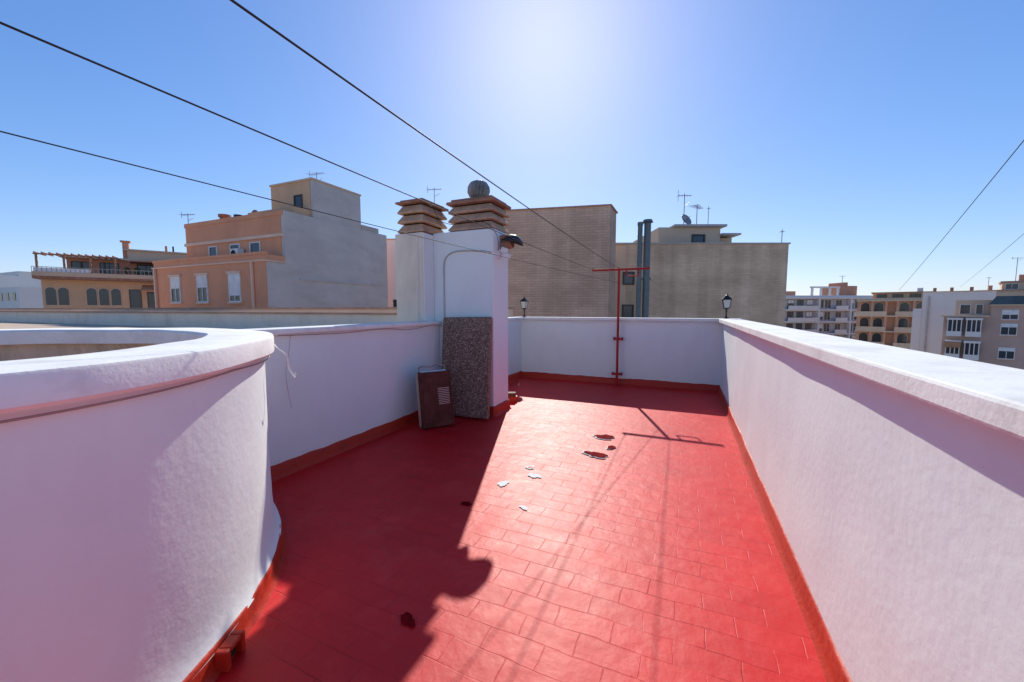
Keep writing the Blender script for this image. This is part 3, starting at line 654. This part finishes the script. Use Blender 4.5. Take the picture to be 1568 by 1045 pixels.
rs = random.Random(4)
for x in (5.8, 6.6, 7.9, 9.4, 10.6, 11.3):
    pot.cyl((x, -.3, 4.56), (x, -.3, 4.9), .16, .2, n=10)
    for k in range(26):
        a_ = rs.uniform(0, 6.28); r_ = rs.uniform(0, .32); zz = 5.0+rs.uniform(0, .6); s_ = rs.uniform(.05, .12)
        px, py = x+r_*math.cos(a_), -.3+r_*math.sin(a_)
        shr.add([(px-s_, py, zz), (px+s_, py+s_*.5, zz), (px, py-s_, zz+s_*1.6)], [(0, 1, 2)])
d.done()
mbd = Bld('terraced_terracotta_building', W(-35.5, 44), math.atan2(diry, dirx))
mbd.mb('walls', M['terra']).box(0, 14, 0, 8, -16, 5.2); mbd.mb('upper', M['tan']).box(1, 12, 1.5, 8, 5.2, 8.0); mbd.mb('slab', M['conc']).box(.7, 12.3, 1.2, 8, 8.002, 8.15)
for x in (1.5, 4, 6.5): mbd.window(x, 2.5, 1.2, 1.6, fm='darkframe')
mbd.window(3, 5.6, 1.4, 1.6, y=1.5, fm='darkframe'); mbd.window(6, 5.6, 1.4, 1.6, y=1.5, fm='darkframe')
mbd.done()

# ------------------------------------------------------------------ right-hand city
a = Bld('pale_apartment_building', W(69, 100), math.atan2(SA, CA))
a.mb('walls', M['fargrey']).box(0, 26, 0, 12, -16, 4.6)
for i in range(5):
    z = 4.4-3*i; a.mb('slabs', M['farwhite']).box(-.2, 26.2, -1.1, -.001, z-.25, z+.1)
    a.mb('balcony_fronts', M['farwhite']).box(0.5, 8, -1.2, -1.1, z-3.0, z-2.0).box(12.5, 15.5, -1.2, -1.1, z-3.0, z-2.0).box(19.5, 23.5, -1.2, -1.1, z-3., z-2.0)
    for x in (1.8, 4.2, 6.6, 9.4, 11.2, 14, 17, 18.8, 21.5): a.window(x, z-2.6, 1.6, 2.1, fm='darkframe' if x < 9 else 'frame', sill=False, shut=random.choice([0, 0, .4, .6]))
    a.mb('piers', M['farwhite']).box(8.2, 8.6, -1.0, -.001, z-2.89, z-.26).box(16.2, 16.6, -1, -.001, z-2.89, z-.26)
a.mb('roof_parapet', M['farwhite']).box(-.1, 26.1, -.2, .1, 4.502, 5.0)
a.mb('penthouse', M['terra']).box(15.5, 21, 3, 8, 4.6, 7.6).box(17.5, 18.5, 3, 8, 7.6, 8.5).box(1, 5, 3, 8, 4.6, 6.2)
pf = a.mb('roof_frame', M['farwhite'])
for x in (8.5, 10.8, 13.1, 15.2): pf.box(x, x+.4, 2, 2.4, 4.6, 7.0)
pf.box(8.3, 15.7, 1.9, 2.5, 7.002, 7.4)
a.done()
antenna(86, 103, 7, 10.2, .2, 5, False, 1.4, r=.06)
o2, L2 = BldAB('terracotta_balcony_building', (70.2, 80), (77.8, 72.7))
o2.mb('walls', M['terra']).box(0, L2, 0, 10, -16, 3.2)
for i in range(4):
    z = 3.2-3.0*i
    o2.mb('slabs', M['tan']).box(-.1, L2, -1.3, -.001, z-.15, z+.12)
    o2.mb('fronts', M['tan']).box(.0, 4.4, -1.4, -1.3, z-3, z-2.1).box(5.6, L2, -1.4, -1.3, z-3, z-2.1)
    for x in (.1, 2.1, 4.1, 5.7, 7.9, 10.0): o2.mb('pillars', M['terra']).box(x, x+.35, -1.28, -.95, z-2.87, z-.16)
    for x in (1.2, 3.2, 6.8, 9.0): arch(o2, x, z-2.7, 1.3, 2.3)
o2.mb('penthouse', M['peach']).box(2.2, L2, 2, 9, 3.2, 4.7); o2.mb('penthouse_roof', M['coping_br']).box(1.9, L2+.3, 1.6, 9, 4.702, 4.9)
for x in (3.5, 5.8, 8.2): o2.window(x, 3.3, 1.5, 1.2, y=2, fm='darkframe', sill=False)
o2.mb('parapet', M['tan']).box(0, L2, -.1, .15, 3.322, 3.7)
o2.mb('roof_boxes', M['farwhite']).box(8.4, 9.2, 2.5, 3.5, 4.9, 5.6)
o2.done()
o3, L3 = BldAB('white_party_wall_building', (61.2, 60), (66.5, 54.2))
o3.mb('walls', M['farwhite']).box(.9, L3, 0, 6, -16, 4.0).box(.0, .9, -.1, 6, -16, 1.6)
o3.mb('coping', M['tan']).box(.85, L3+.05, -.06, 6, 4.002, 4.15)
o3.mb('duct', M['conc']).box(1.5, 1.7, -.2, -.001, -10, 3.4)
for x in (1.9, 3.6, 5.5): o3.mb('roof_pots', M['slabbrown']).box(x, x+.35, 1, 1.4, 4.15, 4.7)
o3.done()
o4, L4 = BldAB('bay_window_building', (52.8, 48), (60.6, 38.2))
o4.mb('walls', M['mauve']).box(0, L4, 0, 7, -16, 0.6).box(3.6, L4, 0.0, 7, 0.6, 1.9)
o4.mb('setback', M['tan']).box(.8, 3.59, 1.2, 7, 0.6, 2.6)
o4.window(1.6, .9, .9, 1.2, y=1.2, sill=False); o4.window(2.7, .9, .6, 1.2, y=1.2, sill=False)
for i in range(4):
    z = 0.5-2.7*i
    for x in (0.95, 2.45):
        b0 = o4.mb('bays', M['farwhite']); b0.box(x-.6, x+.6, -.8, -.001, z-2.2, z-1.6).box(x-.65, x+.65, -.85, -.001, z-.25, z)
        for dx in (-.58, -.2, .14, .5): b0.box(x+dx, x+dx+.08, -.78, -.70, z-1.6, z-.25)
        o4.mb('bay_glass', M['glass']).box(x-.5, x+.5, -.70, -.002, z-1.599, z-.251)
    o4.window(5.0, z-1.9, 1.2, 1.3, shut=.3); o4.window(7.5, z-1.9, 1.2, 1.3)
o4.window(5.0, .35, 1.2, 1.1, shut=.5); o4.window(7.5, .35, 1.2, 1.1)
o4.mb('awning', M['awning']).add([(.3, -.82, -2.3), (1.6, -.82, -2.3), (1.6, -1.5, -3.0), (.3, -1.5, -3.0)], [(0, 1, 2, 3)])
o4.mb('cornice', M['tan']).box(-.2, 3.58, -.5, .0, .602, .8).box(3.5, L4, -.35, .3, 1.902, 2.05)
o4.mb('mansard', M['slate']).box(3.4, L4, -.3, 6, 2.052, 3.0, inset=.5)
o4.done()
o5, L5 = BldAB('tan_rooftop_building', (92, 78), (106, 62))
o5.mb('walls', M['tan']).box(0, L5, 0, 9, -16, 5.0).box(3, 12, 1, 8, 5.0, 6.6)
o5.mb('coping', M['coping_br']).box(-.1, L5, -.2, 9, 5.002, 5.25).box(2.8, 12.2, .8, 8.2, 6.602, 6.9)
for x in (1, 4.2, 7.5): o5.window(x, 2.4, 1.8, 1.6)
for x in (4.2, 7.5): o5.window(x, 5.3, 1.6, 1.1, y=1)
o5.mb('chimneys', M['terra']).box(5, 5.8, 2, 3, 6.9, 8.1).box(8, 8.5, 2, 3, 6.9, 7.8).box(1.4, 1.9, 2, 3, 5.25, 6.2)
o5.done()
antenna(98, 77, 6.5, 11.5, .2, 6, False, 1.6, r=.05, forked=True)
antenna(94, 78, 5, 7.8, .8, 6, False, 1.2, r=.04)

# distant city mass
rnd = random.Random(11)
dc = empty('distant_buildings')
groups = {'farwhite': MB(), 'tan': MB(), 'fargrey': MB(), 'terra': MB(), 'glass': MB()}
for i in range(150):
    az = math.radians(rnd.uniform(-62, 62)); dist = rnd.uniform(150, 480)
    X, Y = dist*math.sin(az), dist*math.cos(az); x, y = W(X, Y)
    w = rnd.uniform(10, 26); dd = rnd.uniform(9, 16); top = rnd.uniform(-2, 4.0)+dist*0.006
    k = rnd.choice(['farwhite', 'tan', 'fargrey', 'farwhite', 'terra'])
    groups[k].box(x-w/2, x+w/2, y-dd/2, y+dd/2, -16, top)
    groups[k].box(x-w/6, x+w/8, y-dd/4, y+dd/4, top, top+2.4)
    for f in range(3):
        for c in range(int(w/3)):
            xx = x-w/2+1+c*3; groups['glass'].box(xx, xx+1.4, y-dd/2-.08, y-dd/2-.01, top-2.4-3*f, top-1-3*f)
for X, Y, w, t in ((-108, 80, 16, 8.2), (-122, 96, 12, 10.5), (-92, 72, 10, 5.5)):
    x, y = W(X, Y); groups['farwhite'].box(x-w/2, x+w/2, y, y+9, -16, t)
    for f in range(3):
        for c in range(int(w/3)):
            xx = x-w/2+1+c*3; groups['glass'].box(xx, xx+1.4, y-.08, y-.01, t-2.4-3*f, t-1-3*f)
for k, g in groups.items(): g.obj('blocks_'+k, M[k], dc)

MB().add([(-3000, -3000, -16), (3000, -3000, -16), (3000, 3000, -16), (-3000, 3000, -16)], [(0, 1, 2, 3)]).obj('ground', M['ground'])

def w3(X, Y, z): x, y = W(X, Y); return (x, y, z)
wire('overhead_wire', sag(w3(49, 50, 3.9), w3(8.9, 5, 7.1), 0.15), 0.014, M['wire'])
wire('overhead_wire', sag(w3(54.4, 48, 4.2), w3(8.5, 5, 4.4), 0.1), 0.008, M['wire'])

# ------------------------------------------------------------------ light
EL = 35.0; AZ = 19.3
w = bpy.data.worlds.new('World'); scene.world = w; w.use_nodes = True
nt = w.node_tree; N = nt.nodes; bg = N['Background']
sky = N.new('ShaderNodeTexSky'); sky.sky_type = 'NISHITA'; sky.sun_disc = False
sky.sun_elevation = math.radians(EL); sky.sun_rotation = math.radians(-AZ)
sky.altitude = 0; sky.air_density = 1.0; sky.dust_density = 0.35; sky.ozone_density = 3.0
# soft highlight roll-off c / (1 + k c)
mul = N.new('ShaderNodeVectorMath'); mul.operation = 'MULTIPLY_ADD'
mul.inputs[1].default_value = (0.07, 0.07, 0.065); mul.inputs[2].default_value = (1, 1, 1)
nt.links.new(sky.outputs[0], mul.inputs[0])
div = N.new('ShaderNodeVectorMath'); div.operation = 'DIVIDE'
nt.links.new(sky.outputs[0], div.inputs[0]); nt.links.new(mul.outputs[0], div.inputs[1])
hs = N.new('ShaderNodeHueSaturation'); hs.inputs['Saturation'].default_value = 1.25; hs.inputs['Value'].default_value = 1.15
nt.links.new(div.outputs[0], hs.inputs['Color'])
tn = N.new('ShaderNodeVectorMath'); tn.operation = 'MULTIPLY'; tn.inputs[1].default_value = (0.93, 0.99, 1.22)
nt.links.new(hs.outputs[0], tn.inputs[0])
nt.links.new(tn.outputs[0], bg.inputs['Color']); bg.inputs['Strength'].default_value = 0.15
sl = bpy.data.lights.new('sun', 'SUN'); sl.energy = 5.0; sl.angle = math.radians(0.5); sl.color = (1, 0.94, 0.84)
so = bpy.data.objects.new('sun', sl); scene.collection.objects.link(so)
sd = Vector((-math.sin(math.radians(AZ))*math.cos(math.radians(EL)), math.cos(math.radians(AZ))*math.cos(math.radians(EL)), math.sin(math.radians(EL))))
so.rotation_euler = sd.to_track_quat('Z', 'Y').to_euler(); so.location = (0, 0, 20)

scene.view_settings.view_transform = 'Standard'; scene.view_settings.look = 'None'; scene.view_settings.exposure = 0

# ------------------------------------------------------------------ camera
cd = bpy.data.cameras.new('camera'); cam = bpy.data.objects.new('camera', cd); scene.collection.objects.link(cam)
cd.sensor_width = 36; cd.lens = 13.78; cd.clip_end = 6000; cd.clip_start = 0.05
cam.location = (0, 0, 1.5); cam.rotation_euler = (math.radians(90-4.62), 0, math.radians(23.8))
scene.camera = cam
